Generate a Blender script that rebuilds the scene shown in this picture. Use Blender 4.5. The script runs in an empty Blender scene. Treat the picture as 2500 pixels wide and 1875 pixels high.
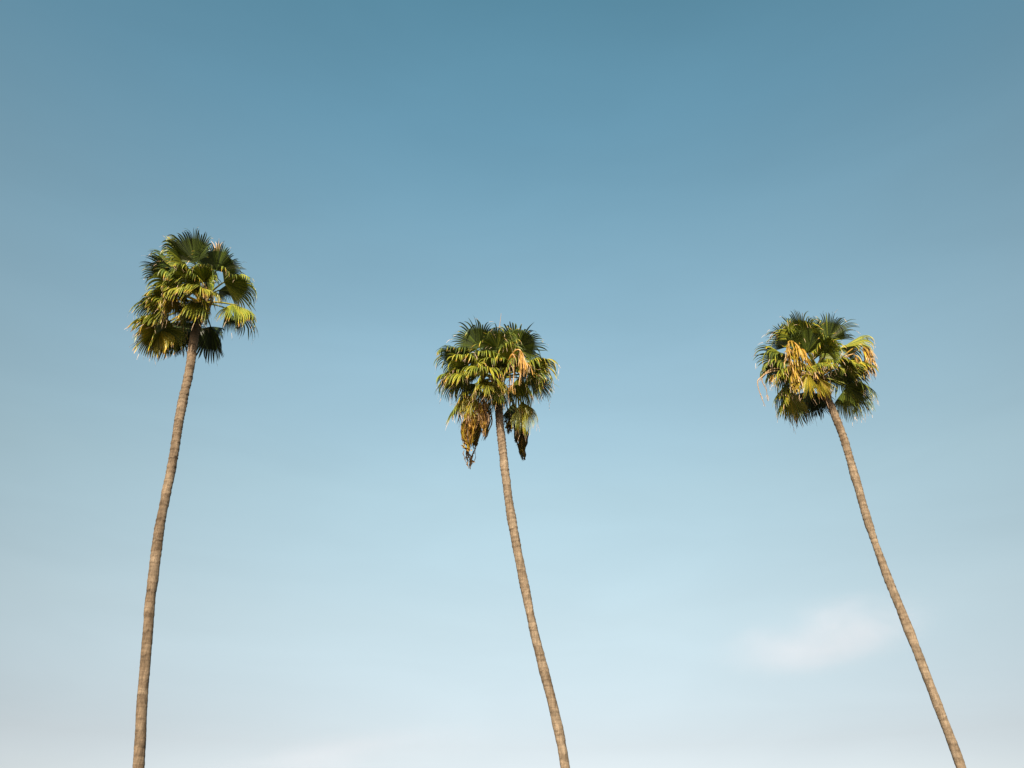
import bpy, math, random
from mathutils import Vector as V, Matrix, noise

R = math.radians
sc = bpy.context.scene
col = sc.collection

# ------------------------------------------------------------------ camera
F_PX = 2083.0                       # focal length in pixels of the 2500 px wide photograph
PITCH = R(32.6)
CAM = V((0, 0, 1.6))
cd = bpy.data.cameras.new('camera')
cd.sensor_width = 36.0
cd.lens = F_PX / 2500 * 36
cd.clip_end = 30000
cam = bpy.data.objects.new('camera', cd)
col.objects.link(cam)
cam.location = CAM
cam.rotation_euler = (R(90) + PITCH, 0, 0)
sc.camera = cam

# ------------------------------------------------------------------ sky and sun
SUN_EL, SUN_AZ = R(26), R(180 + 10)     # behind the camera, a little to its left
w = bpy.data.worlds.new('World')
sc.world = w
w.use_nodes = True
nt = w.node_tree
bg = nt.nodes['Background']
bg.inputs[1].default_value = 0.0683
sky = nt.nodes.new('ShaderNodeTexSky')
sky.sky_type = 'NISHITA'
sky.sun_disc = False
sky.sun_elevation = SUN_EL
sky.sun_rotation = SUN_AZ
tc = nt.nodes.new('ShaderNodeTexCoord')
sep = nt.nodes.new('ShaderNodeSeparateXYZ')
nt.links.new(tc.outputs['Generated'], sep.inputs[0])
asin = nt.nodes.new('ShaderNodeMath'); asin.operation = 'ARCSINE'
nt.links.new(sep.outputs['Z'], asin.inputs[0])
mr = nt.nodes.new('ShaderNodeMapRange')
mr.inputs['From Min'].default_value = 0
mr.inputs['From Max'].default_value = math.pi / 2
nt.links.new(asin.outputs[0], mr.inputs['Value'])
ramp = nt.nodes.new('ShaderNodeValToRGB')
GRADE = [(0, (0.774, 0.668, 0.712)), (4.0, (0.82, 0.683, 0.676)), (9.5, (0.911, 0.711, 0.593)), (17.0, (1.314, 1.085, 0.799)), (25.0, (1.563, 1.408, 1.003)), (33.0, (1.666, 1.668, 1.228)), (41.0, (1.588, 1.809, 1.374)), (49.0, (1.386, 1.891, 1.5)), (56.8, (1.217, 1.888, 1.509)), (75, (1.132, 1.756, 1.403))]
el = ramp.color_ramp.elements
while len(el) < len(GRADE):
    el.new(0.5)
for e, (a, c) in zip(el, GRADE):
    e.position = a / 90
    e.color = (c[0] / 3, c[1] / 3, c[2] / 3, 1)
nt.links.new(mr.outputs[0], ramp.inputs[0])
mul = nt.nodes.new('ShaderNodeVectorMath'); mul.operation = 'MULTIPLY'
nt.links.new(sky.outputs[0], mul.inputs[0])
nt.links.new(ramp.outputs[0], mul.inputs[1])
# scattering lobe: the clear sky is a little darker at right angles to the sun, all round
dt = nt.nodes.new('ShaderNodeVectorMath'); dt.operation = 'DOT_PRODUCT'
dt.inputs[1].default_value = (math.sin(R(177)), math.cos(R(177)), 0)
nt.links.new(tc.outputs['Generated'], dt.inputs[0])
sq = nt.nodes.new('ShaderNodeMath'); sq.operation = 'MULTIPLY'
nt.links.new(dt.outputs['Value'], sq.inputs[0]); nt.links.new(dt.outputs['Value'], sq.inputs[1])
lobe = nt.nodes.new('ShaderNodeMath'); lobe.operation = 'MULTIPLY_ADD'
nt.links.new(sq.outputs[0], lobe.inputs[0])
lobe.inputs[1].default_value = 1.0; lobe.inputs[2].default_value = 1.0
mul2 = nt.nodes.new('ShaderNodeVectorMath'); mul2.operation = 'SCALE'
nt.links.new(mul.outputs[0], mul2.inputs[0])
nt.links.new(lobe.outputs[0], mul2.inputs['Scale'])
# thin high veil: uneven whitening, strongest low down
mp = nt.nodes.new('ShaderNodeMapping')
mp.inputs['Scale'].default_value = (2.2, 2.2, 9.0)
mp.inputs['Rotation'].default_value = (R(6), R(-5), 0)
nt.links.new(tc.outputs['Generated'], mp.inputs[0])
nz = nt.nodes.new('ShaderNodeTexNoise')
nz.inputs['Scale'].default_value = 1.6
nz.inputs['Detail'].default_value = 5
nz.inputs['Roughness'].default_value = 0.5
nz.inputs['Distortion'].default_value = 0.4
nt.links.new(mp.outputs[0], nz.inputs['Vector'])
veil = nt.nodes.new('ShaderNodeMapRange')
veil.inputs['From Min'].default_value = 0.3
veil.inputs['From Max'].default_value = 0.75
veil.inputs['To Min'].default_value = 2.92
veil.inputs['To Max'].default_value = 3.1
nt.links.new(nz.outputs['Fac'], veil.inputs['Value'])
scl = nt.nodes.new('ShaderNodeVectorMath'); scl.operation = 'SCALE'
nt.links.new(mul2.outputs[0], scl.inputs[0])
nt.links.new(veil.outputs[0], scl.inputs['Scale'])
nt.links.new(scl.outputs[0], bg.inputs[0])

TO_SUN = V((math.sin(SUN_AZ) * math.cos(SUN_EL), math.cos(SUN_AZ) * math.cos(SUN_EL), math.sin(SUN_EL)))
sl = bpy.data.lights.new('sun', 'SUN')
sl.energy = 5.0
sl.angle = R(0.53)
sl.color = (1.0, 0.87, 0.68)
so = bpy.data.objects.new('sun', sl)
col.objects.link(so)
so.rotation_euler = TO_SUN.to_track_quat('Z', 'Y').to_euler()
so.location = (0, -20, 40)

sc.view_settings.view_transform = 'Standard'
sc.view_settings.look = 'None'
sc.view_settings.exposure = 0.55
sc.view_settings.gamma = 1
sc.view_settings.use_curve_mapping = False
sc.cycles.max_bounces = 6
sc.cycles.transparent_max_bounces = 8

# ------------------------------------------------------------------ helpers
def ray(px, py):
    """direction of a pixel of the photograph, unit depth along the optical axis"""
    x = (px - 1250) / F_PX
    u = (937.5 - py) / F_PX
    return V((x, math.cos(PITCH) - u * math.sin(PITCH), math.sin(PITCH) + u * math.cos(PITCH)))

def at(px, py, Y):
    d = ray(px, py)
    return CAM + d * (Y / d.y)

class MB:
    """collects faces, with a colour attribute per vertex: (age, random, rot with painted shade, or position along the piece)"""
    def __init__(self):
        self.v, self.f, self.c, self.m = [], [], [], []
    def ribbon(self, pts, sides, widths, nrm, cols, fold=0.3, mat=0):
        """V-folded strip: left edge, sunken midrib, right edge"""
        b = len(self.v)
        for p, s, wd, n, c in zip(pts, sides, widths, nrm, cols):
            self.v += [p - s * wd * 0.5, p - n * wd * fold, p + s * wd * 0.5]
            self.c += [c, c, c]
        for i in range(len(pts) - 1):
            a = b + 3 * i
            self.f += [(a, a + 1, a + 4, a + 3), (a + 1, a + 2, a + 5, a + 4)]
            self.m += [mat, mat]
    def tube(self, pts, rad, cols, n=6, mat=0, flat=1.0):
        b = len(self.v)
        ref = V((0.31, 0.52, 0.79))
        N = len(pts)
        for i, p in enumerate(pts):
            d = (pts[min(i + 1, N - 1)] - pts[max(i - 1, 0)]).normalized()
            a = d.cross(ref).normalized()
            c2 = d.cross(a)
            for k in range(n):
                t = 2 * math.pi * k / n
                self.v.append(p + a * (math.cos(t) * rad[i]) + c2 * (math.sin(t) * rad[i] * flat))
                self.c.append(cols[i])
        for i in range(N - 1):
            for k in range(n):
                k2 = (k + 1) % n
                self.f.append((b + i * n + k, b + i * n + k2, b + (i + 1) * n + k2, b + (i + 1) * n + k))
                self.m.append(mat)
        self.f += [tuple(b + k for k in reversed(range(n))), tuple(b + (N - 1) * n + k for k in range(n))]
        self.m += [mat, mat]
    def build(self, name, mats, parent=None, smooth=False):
        me = bpy.data.meshes.new(name)
        top = parent
        while top is not None and top.parent is not None:
            top = top.parent
        org = top.location.copy() if top is not None else V((0, 0, 0))
        me.from_pydata([v - org for v in self.v], [], self.f)
        at_ = me.color_attributes.new('tint', 'FLOAT_COLOR', 'POINT')
        flat = []
        for c in self.c:
            flat += [c[0], c[1], c[2], 1.0]
        at_.data.foreach_set('color', flat)
        for m in (mats if isinstance(mats, (list, tuple)) else [mats]):
            me.materials.append(m)
        me.polygons.foreach_set('material_index', self.m)
        if smooth:
            me.polygons.foreach_set('use_smooth', [True] * len(me.polygons))
        me.update()
        o = bpy.data.objects.new(name, me)
        col.objects.link(o)
        o.parent = parent
        return o

def catmull(P, n):
    out = []
    Q = [P[0] * 2 - P[1]] + list(P) + [P[-1] * 2 - P[-2]]
    for i in range(1, len(Q) - 2):
        for k in range(n):
            t = k / n
            a, b, c, d = Q[i - 1], Q[i], Q[i + 1], Q[i + 2]
            out.append(0.5 * ((2 * b) + (c - a) * t + (2 * a - 5 * b + 4 * c - d) * t * t + (3 * b - a - 3 * c + d) * t ** 3))
    out.append(P[-1].copy())
    return out

# ------------------------------------------------------------------ materials
def new_mat(name):
    m = bpy.data.materials.new(name)
    m.use_nodes = True
    return m, m.node_tree, m.node_tree.nodes['Principled BSDF']

def set_ramp(r, stops):
    e = r.color_ramp.elements
    while len(e) < len(stops):
        e.new(0.5)
    for q, (p, c) in zip(e, stops):
        q.position = p
        q.color = (c[0], c[1], c[2], 1)

def leaf_material():
    m, t, b = new_mat('palm_leaf')
    a = t.nodes.new('ShaderNodeAttribute'); a.attribute_name = 'tint'
    s = t.nodes.new('ShaderNodeSeparateColor')
    t.links.new(a.outputs['Color'], s.inputs[0])
    r = t.nodes.new('ShaderNodeValToRGB')  # leaf ageing; low stops also darkened for shaded fans, middle ones brightened for sunlit
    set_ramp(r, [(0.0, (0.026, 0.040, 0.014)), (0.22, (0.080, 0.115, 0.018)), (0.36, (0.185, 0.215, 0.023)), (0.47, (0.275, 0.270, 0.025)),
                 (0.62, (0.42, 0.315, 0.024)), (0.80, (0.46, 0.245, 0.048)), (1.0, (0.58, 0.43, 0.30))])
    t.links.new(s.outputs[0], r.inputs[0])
    hv = t.nodes.new('ShaderNodeHueSaturation')
    t.links.new(r.outputs[0], hv.inputs['Color'])
    v = t.nodes.new('ShaderNodeMapRange')
    v.inputs['To Min'].default_value = 0.72; v.inputs['To Max'].default_value = 1.3
    t.links.new(s.outputs[1], v.inputs['Value'])
    t.links.new(v.outputs[0], hv.inputs['Value'])
    # fine streaks and blotches on the blade
    n = t.nodes.new('ShaderNodeTexNoise'); n.inputs['Scale'].default_value = 30; n.inputs['Detail'].default_value = 3
    tcn = t.nodes.new('ShaderNodeTexCoord')
    t.links.new(tcn.outputs['Object'], n.inputs['Vector'])
    mx = t.nodes.new('ShaderNodeMix'); mx.data_type = 'RGBA'; mx.blend_type = 'MULTIPLY'
    mx.inputs[0].default_value = 0.5
    g = t.nodes.new('ShaderNodeMapRange'); g.inputs['To Min'].default_value = 0.6; g.inputs['To Max'].default_value = 1.35
    t.links.new(n.outputs['Fac'], g.inputs['Value'])
    t.links.new(hv.outputs[0], mx.inputs[6])
    t.links.new(g.outputs[0], mx.inputs[7])
    # withered leaves: brown rot, plus shade painted on the right-hand dead strands
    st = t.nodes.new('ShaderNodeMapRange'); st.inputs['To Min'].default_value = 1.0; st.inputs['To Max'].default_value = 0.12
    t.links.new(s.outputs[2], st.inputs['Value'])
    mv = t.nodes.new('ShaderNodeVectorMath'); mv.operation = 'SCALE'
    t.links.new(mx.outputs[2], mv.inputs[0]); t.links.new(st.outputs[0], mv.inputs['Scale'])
    t.links.new(mv.outputs[0], b.inputs['Base Color'])
    b.inputs['Roughness'].default_value = 0.42
    b.inputs['Specular IOR Level'].default_value = 0.45
    tr = t.nodes.new('ShaderNodeBsdfTranslucent')
    t.links.new(mv.outputs[0], tr.inputs['Color'])
    sh = t.nodes.new('ShaderNodeMixShader'); sh.inputs[0].default_value = 0.025
    t.links.new(b.outputs[0], sh.inputs[1]); t.links.new(tr.outputs[0], sh.inputs[2])
    t.links.new(sh.outputs[0], t.nodes['Material Output'].inputs[0])
    return m

def bark_material():
    m, t, b = new_mat('palm_bark')
    a = t.nodes.new('ShaderNodeAttribute'); a.attribute_name = 'tint'
    s = t.nodes.new('ShaderNodeSeparateColor')
    t.links.new(a.outputs['Color'], s.inputs[0])
    r = t.nodes.new('ShaderNodeValToRGB')      # weathered grey tan, darker stain under each leaf scar
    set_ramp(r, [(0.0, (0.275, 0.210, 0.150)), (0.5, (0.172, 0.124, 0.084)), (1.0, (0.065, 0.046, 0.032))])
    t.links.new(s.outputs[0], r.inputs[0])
    tcn = t.nodes.new('ShaderNodeTexCoord')
    mp_ = t.nodes.new('ShaderNodeMapping'); mp_.inputs['Scale'].default_value = (1, 1, 0.16)
    t.links.new(tcn.outputs['Object'], mp_.inputs[0])
    n = t.nodes.new('ShaderNodeTexNoise'); n.inputs['Scale'].default_value = 34; n.inputs['Detail'].default_value = 5
    n.inputs['Roughness'].default_value = 0.7
    t.links.new(mp_.outputs[0], n.inputs['Vector'])
    n2 = t.nodes.new('ShaderNodeTexNoise'); n2.inputs['Scale'].default_value = 5.0; n2.inputs['Detail'].default_value = 4
    t.links.new(tcn.outputs['Object'], n2.inputs['Vector'])
    g = t.nodes.new('ShaderNodeMapRange'); g.inputs['From Min'].default_value = 0.3; g.inputs['From Max'].default_value = 0.7
    g.inputs['To Min'].default_value = 0.5; g.inputs['To Max'].default_value = 1.3
    t.links.new(n.outputs['Fac'], g.inputs['Value'])
    g2 = t.nodes.new('ShaderNodeMapRange'); g2.inputs['From Min'].default_value = 0.3; g2.inputs['From Max'].default_value = 0.7
    g2.inputs['To Min'].default_value = 0.78; g2.inputs['To Max'].default_value = 1.15
    t.links.new(n2.outputs['Fac'], g2.inputs['Value'])
    mp3 = t.nodes.new('ShaderNodeMapping'); mp3.inputs['Scale'].default_value = (0.8, 0.8, 6.0)
    t.links.new(tcn.outputs['Object'], mp3.inputs[0])
    n3 = t.nodes.new('ShaderNodeTexNoise'); n3.inputs['Scale'].default_value = 4.0; n3.inputs['Detail'].default_value = 4
    n3.inputs['Roughness'].default_value = 0.65
    t.links.new(mp3.outputs[0], n3.inputs['Vector'])
    g3 = t.nodes.new('ShaderNodeMapRange'); g3.inputs['From Min'].default_value = 0.32; g3.inputs['From Max'].default_value = 0.6
    g3.inputs['To Min'].default_value = 0.70; g3.inputs['To Max'].default_value = 1.1
    t.links.new(n3.outputs['Fac'], g3.inputs['Value'])
    m0 = t.nodes.new('ShaderNodeMath'); m0.operation = 'MULTIPLY'
    t.links.new(g.outputs[0], m0.inputs[0]); t.links.new(g2.outputs[0], m0.inputs[1])
    mm = t.nodes.new('ShaderNodeMath'); mm.operation = 'MULTIPLY'
    t.links.new(m0.outputs[0], mm.inputs[0]); t.links.new(g3.outputs[0], mm.inputs[1])
    sv = t.nodes.new('ShaderNodeVectorMath'); sv.operation = 'SCALE'
    t.links.new(r.outputs[0], sv.inputs[0]); t.links.new(mm.outputs[0], sv.inputs['Scale'])
    t.links.new(sv.outputs[0], b.inputs['Base Color'])
    b.inputs['Roughness'].default_value = 0.95
    b.inputs['Specular IOR Level'].default_value = 0.1
    bp = t.nodes.new('ShaderNodeBump'); bp.inputs['Strength'].default_value = 0.7; bp.inputs['Distance'].default_value = 0.02
    t.links.new(n.outputs['Fac'], bp.inputs['Height'])
    t.links.new(bp.outputs[0], b.inputs['Normal'])
    return m

def ground_material():
    m, t, b = new_mat('dry_lawn')
    tcn = t.nodes.new('ShaderNodeTexCoord')
    n = t.nodes.new('ShaderNodeTexNoise'); n.inputs['Scale'].default_value = 0.6; n.inputs['Detail'].default_value = 8
    t.links.new(tcn.outputs['Object'], n.inputs['Vector'])
    r = t.nodes.new('ShaderNodeValToRGB')
    set_ramp(r, [(0.3, (0.030, 0.030, 0.020)), (0.7, (0.062, 0.055, 0.040))])
    t.links.new(n.outputs['Fac'], r.inputs[0])
    t.links.new(r.outputs[0], b.inputs['Base Color'])
    b.inputs['Roughness'].default_value = 1.0
    return m

LEAF = leaf_material()
BARK = bark_material()

# ------------------------------------------------------------------ ground
gm = bpy.data.meshes.new('ground')
NG = 64
gv = [V((0, 0, 0))] + [V((math.cos(2 * math.pi * k / NG), math.sin(2 * math.pi * k / NG), 0)) * rr for rr in (60, 9000) for k in range(NG)]
gf = [(0, 1 + k, 1 + (k + 1) % NG) for k in range(NG)]
gf += [(1 + k, 1 + NG + k, 1 + NG + (k + 1) % NG, 1 + (k + 1) % NG) for k in range(NG)]
gm.from_pydata(gv, [], gf)
gm.materials.append(ground_material())
go = bpy.data.objects.new('ground', gm)
go['kind'] = 'structure'
col.objects.link(go)

# ------------------------------------------------------------------ palm parts
DOWN = V((0, 0, -1))
UP = V((0, 0, 1))

def make_frond(root, base, hinge, axis, rng, R_=0.8, age=0.25, nseg=44, spread=140, grav=1.0, arch=0.25,
               cup=0.15, name='frond'):
    """a fan leaf: pleated blade that splits into drooping segments, on a long stalk"""
    ax = axis.normalized()
    hd = V((ax.x, ax.y, 0))
    if hd.length < 0.12:
        hh = hinge - base
        hd = V((hh.x, hh.y, 0))
    hd.normalize()
    side0 = ax.cross(UP) if abs(ax.z) < 0.97 else hd.cross(UP)
    side0.normalize()
    nrm0 = side0.cross(ax).normalized()
    roll = rng.uniform(-0.35, 0.35)
    rm = Matrix.Rotation(roll, 3, ax)
    side0, nrm0 = rm @ side0, rm @ nrm0
    mb = MB()
    sp = R(spread)
    da = 2 * sp / nseg
    tf = rng.uniform(0.45, 0.55) if age > 0.2 else rng.uniform(0.52, 0.62)
    group = None
    KF, K = 4, 8
    wob = rng.uniform(0, 6.28)

    def prof(a):
        return R_ * (0.66 + 0.34 * math.cos(a * 0.55))

    def ray_pts(a):
        """the undivided part of the blade along one rib: it arches over and its sides droop or lift"""
        d = (ax * math.cos(a) + side0 * math.sin(a) + nrm0 * (cup * abs(math.sin(a)) ** 1.3 + 0.16 * math.sin(3.1 * a + wob) + 0.07 * math.sin(7.3 * a + 2 * wob))).normalized()
        L = prof(a) * tf
        p = hinge.copy()
        P, D = [p.copy()], [d.copy()]
        for k in range(KF):
            d = (d + DOWN * (arch * L / KF / R_)).normalized()
            p = p + d * (L / KF)
            P.append(p.copy()); D.append(d.copy())
        return P, D

    edges = [ray_pts(-sp + i * da)[0] for i in range(nseg + 1)]
    for i in range(nseg):
        a = -sp + (i + 0.5) * da
        MP, MD = ray_pts(a)
        e0, e1 = edges[i], edges[i + 1]
        rnd = rng.random()
        seg_age_lit = min(1, max(0, age + rng.gauss(0, 0.07)))
        brown = rng.random() < (0.22 + 0.5 * age)
        b = len(mb.v)
        for k in range(KF + 1):
            t = tf * k / KF
            s_ = (e1[k] - e0[k])
            n_ = s_.cross(MD[k])
            n_ = n_.normalized() if n_.length > 1e-9 else nrm0
            dip = s_.length * 0.24
            mb.v += [e0[k], MP[k] - n_ * dip * (1 if k else 0), e1[k]]
            mb.c += [(seg_age_lit, rnd, 0.0)] * 3
        for k in range(KF):
            q = b + 3 * k
            mb.f += [(q, q + 1, q + 4, q + 3), (q + 1, q + 2, q + 5, q + 4)]
            mb.m += [0, 0]
        # free part of the segment
        if group is None or rng.random() < 0.38:      # neighbouring segments hang together in clumps
            group = (rng.uniform(0.66, 1.12), rng.uniform(0.45, 1.6), V((rng.gauss(0, 1), rng.gauss(0, 1), rng.gauss(0, 1))) * 0.09)
        L = prof(a) * group[0] * rng.uniform(0.95, 1.05) * (1 - tf)
        p, d = MP[-1].copy(), MD[-1].copy()
        s_i = (e1[-1] - e0[-1])
        wmax = s_i.length
        s_i = s_i.normalized()
        n_i = s_i.cross(d).normalized()
        g_i = grav * group[1] * rng.uniform(0.85, 1.15)
        jit = group[2] + V((rng.gauss(0, 1), rng.gauss(0, 1), rng.gauss(0, 1))) * 0.035
        tw = rng.gauss(0, 0.8)
        kink = rng.random() < 0.18
        tk = rng.randint(2, 5)
        pts, sides, wds, nrs, cls = [], [], [], [], []
        for k in range(K):
            q = k / (K - 1)
            if k:
                d = d + DOWN * (g_i * q * 0.42 * (1 - 0.3 * q)) + jit * q
                if kink and k == tk:
                    d = d + DOWN * 1.5
                d.normalize()
                p = p + d * (L / (K - 1))
            n_i = (n_i - d * n_i.dot(d)).normalized()
            s_i = d.cross(n_i).normalized()
            rot = Matrix.Rotation(tw * q, 3, d)
            ag = seg_age_lit
            if brown and q > 0.62:
                ag = seg_age_lit + (0.97 - seg_age_lit) * (q - 0.62) / 0.38
            pts.append(p.copy()); sides.append(rot @ s_i); nrs.append(rot @ n_i)
            wds.append(max(0.003, wmax * (1.02 - 0.22 * q - 0.74 * q ** 3)))
            cls.append((ag, rnd, 0.0))
        mb.ribbon(pts, sides, wds, nrs, cls, fold=0.24)
        # pale frayed fibres at the tips
        if rng.random() < 0.22:
            fp = pts[-1]
            fd = (d + V((rng.gauss(0, .25), rng.gauss(0, .25), rng.gauss(0, .2)))).normalized()
            ln = rng.uniform(0.06, 0.17)
            fs = fd.cross(V((rng.random(), rng.random(), rng.random()))).normalized()
            mb.ribbon([fp, fp + fd * ln * .5, fp + fd * ln + DOWN * ln * .2], [fs] * 3, [0.007, 0.006, 0.003],
                      [fd.cross(fs)] * 3, [(0.98, 0.9, 0)] * 3, fold=0.1)
    fr = mb.build(name, LEAF, root)
    # stalk
    pm = MB()
    mid = (base + hinge) * 0.5 + UP * 0.05 * (hinge - base).length
    P = catmull([base, mid, hinge, hinge + ax * R_ * 0.16], 4)
    n = len(P)
    pa = min(1, age + 0.12)
    pm.tube(P, [0.030 - 0.018 * i / (n - 1) for i in range(n)], [(pa, 0.55, 0.0)] * n, n=5, flat=0.6)
    pm.build('petiole', LEAF, fr)
    return fr

def make_dead_frond(root, base, pts, rng, width=0.30, age=0.8, strands=46, stain_shade=0.4):
    """a withered leaf hanging straight down: stalk plus a ragged bundle of shrivelled segments"""
    path = catmull(pts, 6)
    n = len(path)
    mb = MB()
    for i in range(strands):
        off = V((rng.gauss(0, 1), rng.gauss(0, 1), 0)) * width * 0.30
        s0 = rng.uniform(0.0, 0.35)
        s1 = min(1.0, s0 + rng.uniform(0.3, 0.85))
        m = 9
        P, S, W, N, C = [], [], [], [], []
        ph = rng.uniform(0, 6.28)
        wd = rng.uniform(0.018, 0.055)
        ag = min(1, max(0.55, rng.gauss(age, 0.12)))
        rv = rng.random() * 0.9
        st_ = max(0, min(1, rng.gauss(stain_shade, 0.28)))  # withered brown, also the shade painted on the right strands
        for k in range(m):
            t = k / (m - 1)
            u = (s0 + (s1 - s0) * t) * (n - 1)
            i0 = min(int(u), n - 2)
            c = path[i0].lerp(path[i0 + 1], u - i0)
            sp = 0.25 + 0.9 * math.sin(math.pi * min(1, u / (n - 1) + 0.12) ** 0.8)
            c = c + off * sp + V((math.sin(ph + 5 * t), math.cos(ph * 1.7 + 4 * t), 0)) * 0.03 \
                + V((rng.gauss(0, 1), rng.gauss(0, 1), rng.gauss(0, 1))) * 0.012
            aa = ph + tw_(rng) * 0.4 + 3 * t
            P.append(c); S.append(V((math.cos(aa), math.sin(aa), 0)))
            N.append(V((-math.sin(aa), math.cos(aa), 0)))
            W.append(wd * rng.uniform(0.6, 1.3) * (1 if k < m - 1 else 0.2))
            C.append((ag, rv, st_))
        mb.ribbon(P, S, W, N, C, fold=0.35)
    # curled scraps
    for i in range(strands // 3):
        u = rng.uniform(0.2, 1) * (n - 1)
        c = path[min(int(u), n - 1)] + V((rng.gauss(0, 1), rng.gauss(0, 1), 0)) * width * 0.17
        d = V((rng.gauss(0, 1), rng.gauss(0, 1), rng.gauss(-0.7, 1))).normalized()
        s = d.cross(V((rng.random(), rng.random(), rng.random()))).normalized()
        l = rng.uniform(0.05, 0.14)
        mb.ribbon([c, c + d * l * .5, c + d * l + s * l * .3], [s] * 3, [0.03, 0.06, 0.02], [d.cross(s)] * 3,
                  [(min(1, age + rng.uniform(-.1, .12)), rng.random(), stain_shade)] * 3, fold=0.4)
    o = mb.build('dead_frond', LEAF, root)
    pm = MB()
    P = catmull([base, base.lerp(pts[0], 0.5) + UP * 0.08, pts[0]], 4)
    pm.tube(P, [0.026 - 0.012 * i / (len(P) - 1) for i in range(len(P))], [(age, .4, stain_shade)] * len(P), n=5, flat=0.6)
    pm.build('petiole', LEAF, o)
    return o

def tw_(rng):
    return rng.uniform(-1, 1)

def make_seed_stalk(root, pts, rng, age=0.78, strands=16, hang=0.35, wide=0.022, rad=0.014, start=0.45, label=None):
    """an arching flower stalk with dry hanging strands along its outer half"""
    path = catmull(pts, 6)
    n = len(path)
    mb = MB()
    mb.tube(path, [rad * (1 - 0.75 * i / (n - 1)) for i in range(n)], [(age, .6, 0.0)] * n, n=5)
    o = mb.build('seed_stalk', LEAF, root)
    if label:
        o['label'] = label
    sm = MB()
    for i in range(strands):
        u = rng.uniform(start, 1) * (n - 1)
        i0 = min(int(u), n - 2)
        c = path[i0].lerp(path[i0 + 1], u - i0)
        d = (path[i0 + 1] - path[i0]).normalized() * 0.6 + V((rng.gauss(0, .5), rng.gauss(0, .5), rng.gauss(0, .3)))
        d.normalize()
        L = hang * rng.uniform(0.5, 1.2)
        m = 8
        P, S, W, N, C = [], [], [], [], []
        wd = wide * rng.uniform(0.5, 1.5)
        ag = min(1, max(.6, rng.gauss(age, 0.055)))
        rv = rng.random()
        st_ = 0.0
        tw = rng.uniform(-2, 2)
        p = c.copy()
        for k in range(m):
            t = k / (m - 1)
            if k:
                d = (d + DOWN * 0.55 + V((rng.gauss(0, 1), rng.gauss(0, 1), 0)) * 0.08).normalized()
                p = p + d * L / (m - 1)
            s = d.cross(V((math.cos(tw * t + i), math.sin(tw * t + i), 0.2))).normalized()
            P.append(p.copy()); S.append(s); N.append(d.cross(s)); W.append(wd * (1 - 0.6 * t)); C.append((ag, rv, st_))
        sm.ribbon(P, S, W, N, C, fold=0.3)
    if strands:
        st = sm.build('seed_strand', LEAF, o)
        st['kind'] = 'stuff'
    return o

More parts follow.
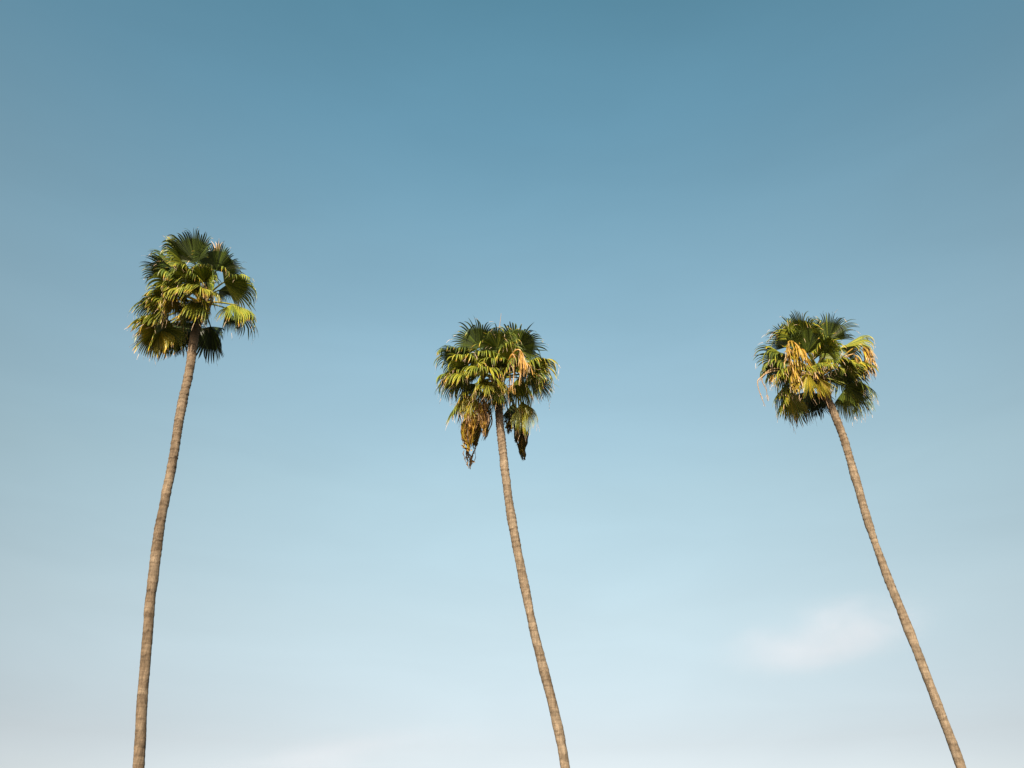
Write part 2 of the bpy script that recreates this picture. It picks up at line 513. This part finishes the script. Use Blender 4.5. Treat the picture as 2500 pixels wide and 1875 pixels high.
def make_trunk(root, axis_pts, r0, r1, rng, bark_dark=0.0):
    """ringed grey trunk: leaf scars close together near the crown, fading lower down"""
    path = catmull(axis_pts, 40)
    # arc length
    S = [0.0]
    for a, b in zip(path, path[1:]):
        S.append(S[-1] + (b - a).length)
    total = S[-1]
    def pos(s):
        lo, hi = 0, len(S) - 1
        while hi - lo > 1:
            m = (lo + hi) // 2
            if S[m] <= s: lo = m
            else: hi = m
        f = (s - S[lo]) / max(1e-6, S[hi] - S[lo])
        return path[lo].lerp(path[hi], f), (path[hi] - path[lo]).normalized()
    # scars measured from the top
    scars, s = [], 0.0
    while s < total:
        fr = s / total
        scars.append((s, rng.uniform(0.5, 1.3), rng.random(), rng.uniform(-0.5, 0.5), rng.uniform(0, 6.28)))
        s += (0.085 + 0.075 * min(1, fr * 1.6)) * rng.choice((0.45, 0.7, 0.9, 1.0, 1.2, 1.7)) * rng.uniform(0.8, 1.2)
    bulge = [(rng.uniform(0, total), rng.uniform(-1, 1), rng.uniform(0.07, 0.35)) for _ in range(int(total * 4))]
    step = 0.018
    N = int(total / step)
    n = 22
    mb = MB()
    j = 0
    for i in range(N + 1):
        s = total * i / N
        p, d = pos(s)
        fr = s / total
        vis = min(1, s / 9.5)
        amp = 0.019 * (1 - vis) + 0.004 * vis
        a = d.cross(V((0, 1, 0))).normalized()
        c2 = d.cross(a)
        bul = sum(h * math.exp(-((s - c) / wd) ** 2) for c, h, wd in bulge) * 0.0062
        base_r = r1 + (r0 - r1) * min(1, s / 12.0) ** 0.8 + bul
        for k in range(n):
            th = 2 * math.pi * k / n
            so_ = s + 0.02 * math.sin(th * 2 + 3 * s) + 0.014 * math.sin(th * 5 + 11 * s)
            # the scar just above so_
            while j + 1 < len(scars) and scars[j + 1][0] <= so_: j += 1
            while j > 0 and scars[j][0] > so_: j -= 1
            sc0 = scars[j]
            nxt = scars[j + 1][0] if j + 1 < len(scars) else total + 0.2
            u = max(0.0, min(1.0, (so_ - sc0[0]) / max(0.02, nxt - sc0[0])))
            # each old leaf base flares outwards towards its lower lip, then drops back in
            prof = (u ** 1.5) - 0.35
            lip = sc0[1] * amp * (prof if u < 0.93 else prof - 6 * (u - 0.93))
            nz_ = noise.noise(V((math.cos(th) * 1.3, math.sin(th) * 1.3, s * 2.3 + r0 * 900))) * 0.009 \
                + noise.noise(V((math.cos(th) * 3.5, math.sin(th) * 3.5, s * 14))) * 0.004
            rr = base_r + lip + nz_
            mb.v.append(p + a * (math.cos(th) * rr) + c2 * (math.sin(th) * rr))
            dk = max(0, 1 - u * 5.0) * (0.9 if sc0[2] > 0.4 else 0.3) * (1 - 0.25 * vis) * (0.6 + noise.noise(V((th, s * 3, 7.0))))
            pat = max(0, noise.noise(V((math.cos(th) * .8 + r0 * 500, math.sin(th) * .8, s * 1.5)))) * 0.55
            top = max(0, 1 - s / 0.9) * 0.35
            mb.c.append((min(1, max(0, 0.08 + bark_dark * (.4 + .6 * fr) + dk * 0.65 + pat + top + (sc0[2] - .5) * .30)), sc0[2], fr))  # per-palm bark tone, darker towards the ground
    for i in range(N):
        for k in range(n):
            k2 = (k + 1) % n
            mb.f.append((i * n + k, (i + 1) * n + k, (i + 1) * n + k2, i * n + k2))
            mb.m.append(0)
    mb.f.append(tuple(range(n))); mb.m.append(0)
    mb.f.append(tuple(N * n + k for k in reversed(range(n)))); mb.m.append(0)
    return mb.build('trunk', BARK, root, smooth=True)

def make_leaf_bases(root, top, axis_dir, r, rng, length=0.55):
    """cut and broken leaf bases crowded round the head of the trunk, orange brown"""
    out = []
    for i in range(44):
        s = length * (i / 44)
        th = i * 2.3999 + rng.uniform(-.2, .2)
        a = axis_dir.cross(V((0, 1, 0))).normalized()
        c2 = axis_dir.cross(a)
        rad = a * math.cos(th) + c2 * math.sin(th)
        b = top + axis_dir * s + rad * (r * 0.85)
        ln = rng.uniform(0.08, 0.15) + 0.10 * i / 44
        P = [b - axis_dir * 0.04, b + rad * ln * .35 + axis_dir * ln * .6, b + rad * ln * .8 + axis_dir * ln]
        mb = MB()
        ag = rng.uniform(0.68, 0.84)
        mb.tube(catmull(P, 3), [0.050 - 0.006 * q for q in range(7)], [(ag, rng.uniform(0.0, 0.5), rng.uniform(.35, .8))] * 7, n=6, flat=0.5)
        out.append(mb.build('leaf_base', LEAF, root))
    return out

class Crown:
    """places leaves of one palm: crop coordinates of the photograph -> points in the world round the palm's hub"""
    def __init__(self, root, origin, scale, hub, Y):
        self.root, self.o, self.s = root, origin, scale
        self.hub_px = hub
        hp = (origin[0] + hub[0] / scale, origin[1] + hub[1] / scale)
        self.hub = at(hp[0], hp[1], Y)
        self.depth = (self.hub - CAM).dot(V((0, math.cos(PITCH), math.sin(PITCH))))
        self.to_cam = (CAM - self.hub).normalized()
    def pt(self, x, y, wv):
        px, py = self.o[0] + x / self.s, self.o[1] + y / self.s
        return CAM + ray(px, py) * self.depth + self.to_cam * wv

# ------------------------------------------------------------------ the three palms
PALMS = []

def palm(label, Y, trunk_px, r0, r1, origin, scale, hub, seed, bark_dark=0.0):
    rng = random.Random(seed)
    P = [at(x, y, Y) for x, y in trunk_px]
    # lean of the lowest visible stretch carried on to the ground
    d = (P[-1] - P[-2]).normalized()
    g = P[-1] + V((d.x * 0.6, 0, d.z)) * (P[-1].z / abs(d.z))
    P += [P[-1].lerp(g, 0.5), V((g.x, g.y, -0.05))]
    root = bpy.data.objects.new('palm_tree', None)
    col.objects.link(root)
    root.location = (P[-1].x, P[-1].y, 0)
    root['label'] = label
    root['category'] = 'palm tree'
    root['group'] = 'tall fan palms in a row'
    bpy.context.view_layer.update()
    cr = Crown(root, origin, scale, hub, Y)
    make_trunk(root, P, r0, r1, rng, bark_dark)
    make_leaf_bases(root, P[0] - (P[0] - P[1]).normalized() * 0.72, (P[0] - P[1]).normalized(), r1, rng, 0.95)
    PALMS.append(root)
    return cr, rng

def fronds(cr, rng, rows):
    for r in rows:
        hx, hy, tx, ty, w0, w1, age = r[:7]  # seventh value: leaf age plus painted light, low on shaded fans, higher on sunlit
        kw = dict(r[7]) if len(r) > 7 else {}
        hinge = cr.pt(hx, hy, w0)
        tip = cr.pt(tx, ty, w0 + w1)
        lift = 0.14 * max(-1, min(1, (hinge - cr.hub).z))
        base = cr.hub + UP * lift + (hinge - cr.hub).normalized() * 0.06
        kw.setdefault('R_', rng.uniform(.84, .96))
        kw.setdefault('grav', rng.uniform(1.2, 2.0) if age > 0.2 else rng.uniform(0.5, 1.0))
        kw.setdefault('arch', rng.uniform(0.15, 0.4))
        kw.setdefault('cup', rng.uniform(-1.1, -0.35) if age > 0.29 else rng.uniform(-0.7, -0.1) if age > 0.2 else rng.uniform(-0.25, 0.2))
        kw.setdefault('spread', rng.uniform(85, 118))
        make_frond(cr.root, base, hinge, tip - hinge, rng, age=age, **kw)

# --- left palm: highest, no dead skirt, leaves spread wide to the lower left
cr, rng = palm('tallest fan palm, farthest left, leaning right, its full crown without hanging brown fronds', 16.5,
               [(498, 725), (488, 765), (478, 805), (470, 850), (463, 900), (439, 1017), (420, 1135), (396, 1253), (386, 1312),
                (375, 1400), (365, 1488), (356, 1606), (346, 1723), (338, 1876)],
               0.098, 0.098, (290, 530), 4.254, (860, 880), 11, 0.34)
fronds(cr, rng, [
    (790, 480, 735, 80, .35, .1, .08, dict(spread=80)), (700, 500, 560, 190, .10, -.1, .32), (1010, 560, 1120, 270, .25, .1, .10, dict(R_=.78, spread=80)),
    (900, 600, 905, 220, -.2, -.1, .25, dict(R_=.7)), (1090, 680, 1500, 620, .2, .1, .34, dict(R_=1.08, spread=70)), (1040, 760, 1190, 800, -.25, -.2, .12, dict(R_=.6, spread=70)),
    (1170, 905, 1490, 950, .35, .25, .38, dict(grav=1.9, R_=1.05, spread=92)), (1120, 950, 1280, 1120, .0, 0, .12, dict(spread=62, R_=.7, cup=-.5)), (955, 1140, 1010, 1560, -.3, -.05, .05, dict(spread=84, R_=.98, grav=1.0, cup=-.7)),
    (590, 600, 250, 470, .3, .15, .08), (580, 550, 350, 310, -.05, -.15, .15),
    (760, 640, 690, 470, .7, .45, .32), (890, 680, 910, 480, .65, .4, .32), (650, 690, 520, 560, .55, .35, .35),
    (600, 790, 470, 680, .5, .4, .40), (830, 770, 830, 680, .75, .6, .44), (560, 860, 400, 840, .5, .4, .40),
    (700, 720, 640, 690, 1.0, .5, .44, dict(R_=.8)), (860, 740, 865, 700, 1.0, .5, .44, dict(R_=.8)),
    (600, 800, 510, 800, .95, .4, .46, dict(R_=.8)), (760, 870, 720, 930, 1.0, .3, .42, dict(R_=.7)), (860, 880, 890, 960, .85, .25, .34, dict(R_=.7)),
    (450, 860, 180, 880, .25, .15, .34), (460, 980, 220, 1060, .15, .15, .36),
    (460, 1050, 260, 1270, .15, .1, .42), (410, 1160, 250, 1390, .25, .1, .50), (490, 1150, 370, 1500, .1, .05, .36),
    (560, 1130, 510, 1530, -.1, 0, .15), (660, 1090, 650, 1400, -.4, 0, .02, dict(R_=.72)), (610, 1130, 570, 1480, -.3, 0, .04),  # fans hanging at the back: shade put into their dark green
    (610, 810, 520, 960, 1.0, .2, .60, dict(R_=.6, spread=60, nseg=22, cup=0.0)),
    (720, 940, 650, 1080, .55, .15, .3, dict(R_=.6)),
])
B = cr.hub
make_frond(cr.root, B, cr.pt(866, 480, -.15), cr.pt(880, 180, -.15) - cr.pt(866, 480, -.15), rng, R_=.6, age=.93, spread=7, nseg=5, grav=0.05, arch=0, name='spear_leaf')
make_frond(cr.root, B, cr.pt(1010, 480, -.1), cr.pt(1045, 180, -.1) - cr.pt(1010, 480, -.1), rng, R_=.62, age=.93, spread=11, nseg=6, grav=0.05, arch=0, name='spear_leaf')
make_seed_stalk(cr.root, [cr.pt(880, 900, .1), cr.pt(925, 730, .45), cr.pt(972, 850, .5), cr.pt(930, 970, .45), cr.pt(868, 1100, .35)], rng, strands=10, hang=.28, rad=.028, age=.82)
make_seed_stalk(cr.root, [cr.pt(880, 920, .15), cr.pt(915, 760, .4), cr.pt(950, 880, .45), cr.pt(830, 1050, .4)], rng, strands=6, hang=.22, rad=.02, age=.8)
make_seed_stalk(cr.root, [cr.pt(830, 930, .2), cr.pt(815, 1020, .3), cr.pt(800, 1120, .25), cr.pt(772, 1275, .2)], rng, strands=3, hang=.15, rad=.02, age=.75)

# --- middle palm: brown withered leaves hang below the crown
cr, rng = palm('middle fan palm with brown dead fronds hanging below its green crown on both sides', 18.0,
               [(1214, 915), (1215, 955), (1218, 1002), (1221, 1040), (1232, 1141), (1245, 1241), (1263, 1342), (1283, 1442), (1304, 1543),
                (1330, 1644), (1355, 1744), (1380, 1875)],
               0.093, 0.100, (1040, 740), 3.95, (695, 720), 23)
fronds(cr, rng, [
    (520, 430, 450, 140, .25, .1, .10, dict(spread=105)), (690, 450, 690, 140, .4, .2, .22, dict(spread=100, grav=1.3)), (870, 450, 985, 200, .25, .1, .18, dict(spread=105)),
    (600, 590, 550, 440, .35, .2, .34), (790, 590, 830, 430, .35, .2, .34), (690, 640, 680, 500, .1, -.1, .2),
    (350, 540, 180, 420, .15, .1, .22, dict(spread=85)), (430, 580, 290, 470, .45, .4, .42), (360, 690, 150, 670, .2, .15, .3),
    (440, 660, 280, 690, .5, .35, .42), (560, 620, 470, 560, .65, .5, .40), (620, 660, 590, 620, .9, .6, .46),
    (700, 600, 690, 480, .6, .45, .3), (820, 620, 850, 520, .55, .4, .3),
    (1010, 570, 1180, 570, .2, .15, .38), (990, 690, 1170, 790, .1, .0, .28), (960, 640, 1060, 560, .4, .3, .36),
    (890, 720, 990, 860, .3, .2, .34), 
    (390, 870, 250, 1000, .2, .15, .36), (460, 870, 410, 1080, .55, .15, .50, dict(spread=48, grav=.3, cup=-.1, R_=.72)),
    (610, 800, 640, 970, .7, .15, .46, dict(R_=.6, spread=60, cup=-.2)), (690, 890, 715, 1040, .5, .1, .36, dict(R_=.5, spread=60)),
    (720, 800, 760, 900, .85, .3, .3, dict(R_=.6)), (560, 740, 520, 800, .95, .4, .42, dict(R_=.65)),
    (850, 960, 830, 1200, -.3, 0, .04, dict(spread=38, R_=.75)), (920, 950, 1000, 1190, .25, .1, .44, dict(spread=48, R_=.85)),  # first fan coloured dark for shade, second bright for sun
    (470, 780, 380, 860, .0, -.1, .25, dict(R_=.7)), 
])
make_dead_frond(cr.root, cr.hub, [cr.pt(440, 1010, .60), cr.pt(425, 1150, .62), cr.pt(405, 1300, .6), cr.pt(420, 1410, .6)], rng, .25, .74, 80, .05)
make_dead_frond(cr.root, cr.hub, [cr.pt(480, 1040, .2), cr.pt(500, 1180, .2), cr.pt(485, 1300, .2), cr.pt(470, 1400, .2)], rng, .20, .70, 44, .6)
make_dead_frond(cr.root, cr.hub, [cr.pt(430, 1330, .35), cr.pt(415, 1430, .35), cr.pt(425, 1510, .35), cr.pt(420, 1590, .35)], rng, .16, .88, 14)
make_dead_frond(cr.root, cr.hub, [cr.pt(545, 870, .9), cr.pt(550, 1010, .9), cr.pt(570, 1130, .9), cr.pt(570, 1260, .88)], rng, .17, .84, 44, .12)
make_dead_frond(cr.root, cr.hub, [cr.pt(600, 960, .3), cr.pt(600, 1060, .3), cr.pt(610, 1150, .3), cr.pt(560, 1320, .3)], rng, .16, .78, 18)
make_dead_frond(cr.root, cr.hub, [cr.pt(890, 1080, -.1), cr.pt(885, 1180, -.1), cr.pt(880, 1280, -.1), cr.pt(872, 1350, -.1)], rng, .16, .70, 26, .85)  # right side: shade painted into these three bundles as near-black brown
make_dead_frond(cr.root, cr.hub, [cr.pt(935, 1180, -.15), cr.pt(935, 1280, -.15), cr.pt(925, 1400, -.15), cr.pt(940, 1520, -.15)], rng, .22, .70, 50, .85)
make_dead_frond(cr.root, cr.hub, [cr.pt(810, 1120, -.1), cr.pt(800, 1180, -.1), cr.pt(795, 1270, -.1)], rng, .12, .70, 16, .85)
make_seed_stalk(cr.root, [cr.pt(750, 680, .3), cr.pt(830, 500, .95), cr.pt(890, 465, 1.1), cr.pt(925, 540, 1.12), cr.pt(915, 660, 1.1)], rng, age=.82, strands=52, hang=.42, wide=.032, start=.5, rad=.026)
make_seed_stalk(cr.root, [cr.pt(740, 680, .3), cr.pt(790, 570, .9), cr.pt(830, 505, 1.0), cr.pt(845, 640, 1.0), cr.pt(830, 790, 1.0)], rng, age=.80, strands=20, hang=.40, wide=.024, start=.45, rad=.028)
make_seed_stalk(cr.root, [cr.pt(730, 700, .3), cr.pt(775, 640, .9), cr.pt(805, 650, .95), cr.pt(800, 760, .95), cr.pt(790, 880, .95)], rng, age=.84, strands=8, hang=.3, wide=.02, start=.5, rad=.026)
make_seed_stalk(cr.root, [cr.pt(700, 700, .2), cr.pt(690, 660, .5), cr.pt(695, 720, .55), cr.pt(725, 785, .5)], rng, age=.82, strands=4, hang=.12, rad=.022)
make_seed_stalk(cr.root, [cr.pt(700, 620, -.1), cr.pt(705, 300, -.1), cr.pt(725, 95, -.1)], rng, age=.96, strands=0, rad=.016)

# --- right palm: orange dry seed stalks hang over the front of the crown
cr, rng = palm('rightmost fan palm, leaning left, with orange dry seed stalks hanging over its crown', 18.0,
               [(1998, 915), (2008, 945), (2020, 972), (2057, 1062), (2090, 1173), (2123, 1285), (2162, 1396), (2207, 1508), (2250, 1619),
                (2293, 1731), (2347, 1875)],
               0.088, 0.090, (1830, 750), 5.353, (930, 900), 37)
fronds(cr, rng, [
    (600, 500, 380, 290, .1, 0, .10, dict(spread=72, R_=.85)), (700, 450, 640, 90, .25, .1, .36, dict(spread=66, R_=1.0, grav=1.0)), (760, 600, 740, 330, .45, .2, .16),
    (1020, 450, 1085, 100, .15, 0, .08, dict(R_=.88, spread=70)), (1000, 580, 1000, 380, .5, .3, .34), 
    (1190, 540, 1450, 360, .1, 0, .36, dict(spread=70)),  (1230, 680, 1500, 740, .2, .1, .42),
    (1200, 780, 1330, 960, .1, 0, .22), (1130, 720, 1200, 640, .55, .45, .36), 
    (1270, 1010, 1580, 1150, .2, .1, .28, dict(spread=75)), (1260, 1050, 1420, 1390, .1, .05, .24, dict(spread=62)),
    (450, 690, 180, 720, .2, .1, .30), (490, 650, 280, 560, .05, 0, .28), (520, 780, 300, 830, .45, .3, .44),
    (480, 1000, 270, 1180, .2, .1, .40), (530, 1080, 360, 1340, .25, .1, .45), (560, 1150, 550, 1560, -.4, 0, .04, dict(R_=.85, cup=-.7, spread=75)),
    (810, 1120, 860, 1470, -.45, 0, .04, dict(R_=.75, cup=-.7, spread=75)), (720, 1110, 700, 1500, -.4, 0, .06, dict(R_=.8, cup=-.7, spread=75)), (740, 1000, 700, 1120, .1, .1, .3, dict(R_=.6)),  # rear hanging fans: shade painted in as near-black green
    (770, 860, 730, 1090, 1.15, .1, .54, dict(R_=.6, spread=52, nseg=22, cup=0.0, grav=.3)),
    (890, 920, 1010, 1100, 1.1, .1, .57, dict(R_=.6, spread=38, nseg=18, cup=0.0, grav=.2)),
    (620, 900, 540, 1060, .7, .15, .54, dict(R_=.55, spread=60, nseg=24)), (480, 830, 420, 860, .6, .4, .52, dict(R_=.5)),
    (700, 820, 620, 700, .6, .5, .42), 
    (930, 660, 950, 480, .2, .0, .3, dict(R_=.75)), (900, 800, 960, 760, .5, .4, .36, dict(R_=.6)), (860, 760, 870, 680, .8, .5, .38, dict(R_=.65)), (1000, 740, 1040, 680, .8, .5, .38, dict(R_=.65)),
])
S3 = lambda *a, **k: make_seed_stalk(cr.root, [cr.pt(*p) for p in a], rng, **k)
S3((900, 900, .3), (760, 680, .9), (700, 590, 1.0), (660, 540, 1.05), (620, 540, 1.05), strands=40, hang=.46, wide=.042, age=.71, rad=.026)
S3((880, 880, .3), (720, 640, .9), (590, 480, 1.1), (530, 500, 1.1), (540, 680, 1.1), (600, 880, 1.1), strands=52, hang=.42, wide=.038, age=.73, start=.4, rad=.028)
S3((870, 860, .3), (740, 640, .9), (640, 540, 1.1), (630, 700, 1.1), (680, 950, 1.1), strands=44, hang=.38, wide=.038, age=.70, start=.4, rad=.026)
S3((880, 880, .3), (800, 760, .9), (720, 620, 1.1), (790, 760, 1.15), (890, 920, 1.15), strands=14, hang=.25, wide=.026, age=.75, rad=.034)
S3((900, 900, .3), (700, 820, .9), (600, 840, 1.1), (580, 920, 1.1), (600, 1010, 1.1), strands=90, hang=.26, wide=.034, age=.66, start=.55)
S3((1000, 860, .1), (1250, 620, .45), (1430, 500, .55), (1500, 560, .55), (1490, 760, .5), strands=34, hang=.48, wide=.036, age=.74, start=.55, rad=.02)
S3((1000, 860, .1), (1300, 640, .4), (1480, 510, .5), (1570, 600, .5), (1590, 800, .45), strands=32, hang=.40, wide=.03, age=.79, start=.55, rad=.018)
S3((1000, 860, .1), (1200, 680, .5), (1350, 620, .6), (1370, 700, .6), strands=8, hang=.28, wide=.028, age=.80, start=.6, rad=.018)
S3((860, 900, .2), (400, 800, .5), (210, 870, .5), (180, 960, .5), (235, 1080, .5), (250, 1220, .48), strands=5, hang=.2, wide=.014, age=.93, start=.7, rad=.022)
S3((860, 900, .2), (360, 830, .5), (150, 930, .5), (125, 1010, .5), (160, 1140, .5), (220, 1290, .48), strands=4, hang=.15, wide=.014, age=.95, start=.7, rad=.022)
S3((860, 920, .2), (420, 880, .5), (310, 900, .5), (295, 980, .5), strands=18, hang=.18, wide=.03, age=.74, start=.6, rad=.016)

# ------------------------------------------------------------------ thin cloud, low on the right
def cloud(label, px, py, dist, half, density, seed, name='cloud'):
    d = ray(px, py).normalized()
    c = CAM + d * dist
    me = bpy.data.meshes.new(name)
    vs, fs = [], []
    nu, nv = 24, 12
    for i in range(nv + 1):
        ph = math.pi * i / nv
        for k in range(nu):
            th = 2 * math.pi * k / nu
            vs.append((math.sin(ph) * math.cos(th), math.sin(ph) * math.sin(th), math.cos(ph)))
    for i in range(nv):
        for k in range(nu):
            k2 = (k + 1) % nu
            fs.append((i * nu + k, (i + 1) * nu + k, (i + 1) * nu + k2, i * nu + k2))
    me.from_pydata(vs, [], fs)
    o = bpy.data.objects.new(name, me)
    col.objects.link(o)
    o.location = c
    o.scale = half
    o.rotation_euler = (0, R(-9), 0)
    o['label'] = label
    o['category'] = 'cloud'
    m = bpy.data.materials.new('cloud_vapour')
    m.use_nodes = True
    t = m.node_tree
    t.nodes.remove(t.nodes['Principled BSDF'])
    vo = t.nodes.new('ShaderNodeVolumePrincipled')
    vo.inputs['Color'].default_value = (0.83, 0.81, 0.98, 1)
    vo.inputs['Anisotropy'].default_value = -0.35
    tcn = t.nodes.new('ShaderNodeTexCoord')
    ln = t.nodes.new('ShaderNodeVectorMath'); ln.operation = 'LENGTH'
    t.links.new(tcn.outputs['Object'], ln.inputs[0])
    fall = t.nodes.new('ShaderNodeMapRange'); fall.interpolation_type = 'SMOOTHERSTEP'
    fall.inputs['From Min'].default_value = 1.0; fall.inputs['From Max'].default_value = 0.0
    t.links.new(ln.outputs['Value'], fall.inputs['Value'])
    n = t.nodes.new('ShaderNodeTexNoise'); n.inputs['Scale'].default_value = 1.9; n.inputs['Detail'].default_value = 7
    n.inputs['Roughness'].default_value = 0.58
    n.inputs['Distortion'].default_value = 0.5
    mp_ = t.nodes.new('ShaderNodeMapping'); mp_.inputs['Location'].default_value = (seed, seed * .7, 0)
    mp_.inputs['Scale'].default_value = (1.0, 1.0, .55)
    t.links.new(tcn.outputs['Object'], mp_.inputs[0])
    t.links.new(mp_.outputs[0], n.inputs['Vector'])
    g = t.nodes.new('ShaderNodeMapRange'); g.inputs['From Min'].default_value = 0.36; g.inputs['From Max'].default_value = 0.66
    t.links.new(n.outputs['Fac'], g.inputs['Value'])
    mm = t.nodes.new('ShaderNodeMath'); mm.operation = 'MULTIPLY'
    t.links.new(fall.outputs[0], mm.inputs[0]); t.links.new(g.outputs[0], mm.inputs[1])
    m2 = t.nodes.new('ShaderNodeMath'); m2.operation = 'MULTIPLY'; m2.inputs[1].default_value = density
    t.links.new(mm.outputs[0], m2.inputs[0])
    t.links.new(m2.outputs[0], vo.inputs['Density'])
    t.links.new(vo.outputs[0], t.nodes['Material Output'].inputs['Volume'])
    me.materials.append(m)
    return o

cloud('faint pinkish white wisp of cloud low in the sky beside the right palm trunk', 2015, 1552, 1500, (232, 150, 68), 0.0056, 3.1)
cloud('barely visible pale streak of cloud low down, left of the middle palm trunk', 830, 1850, 1500, (330, 150, 42), 0.0014, 8.4)
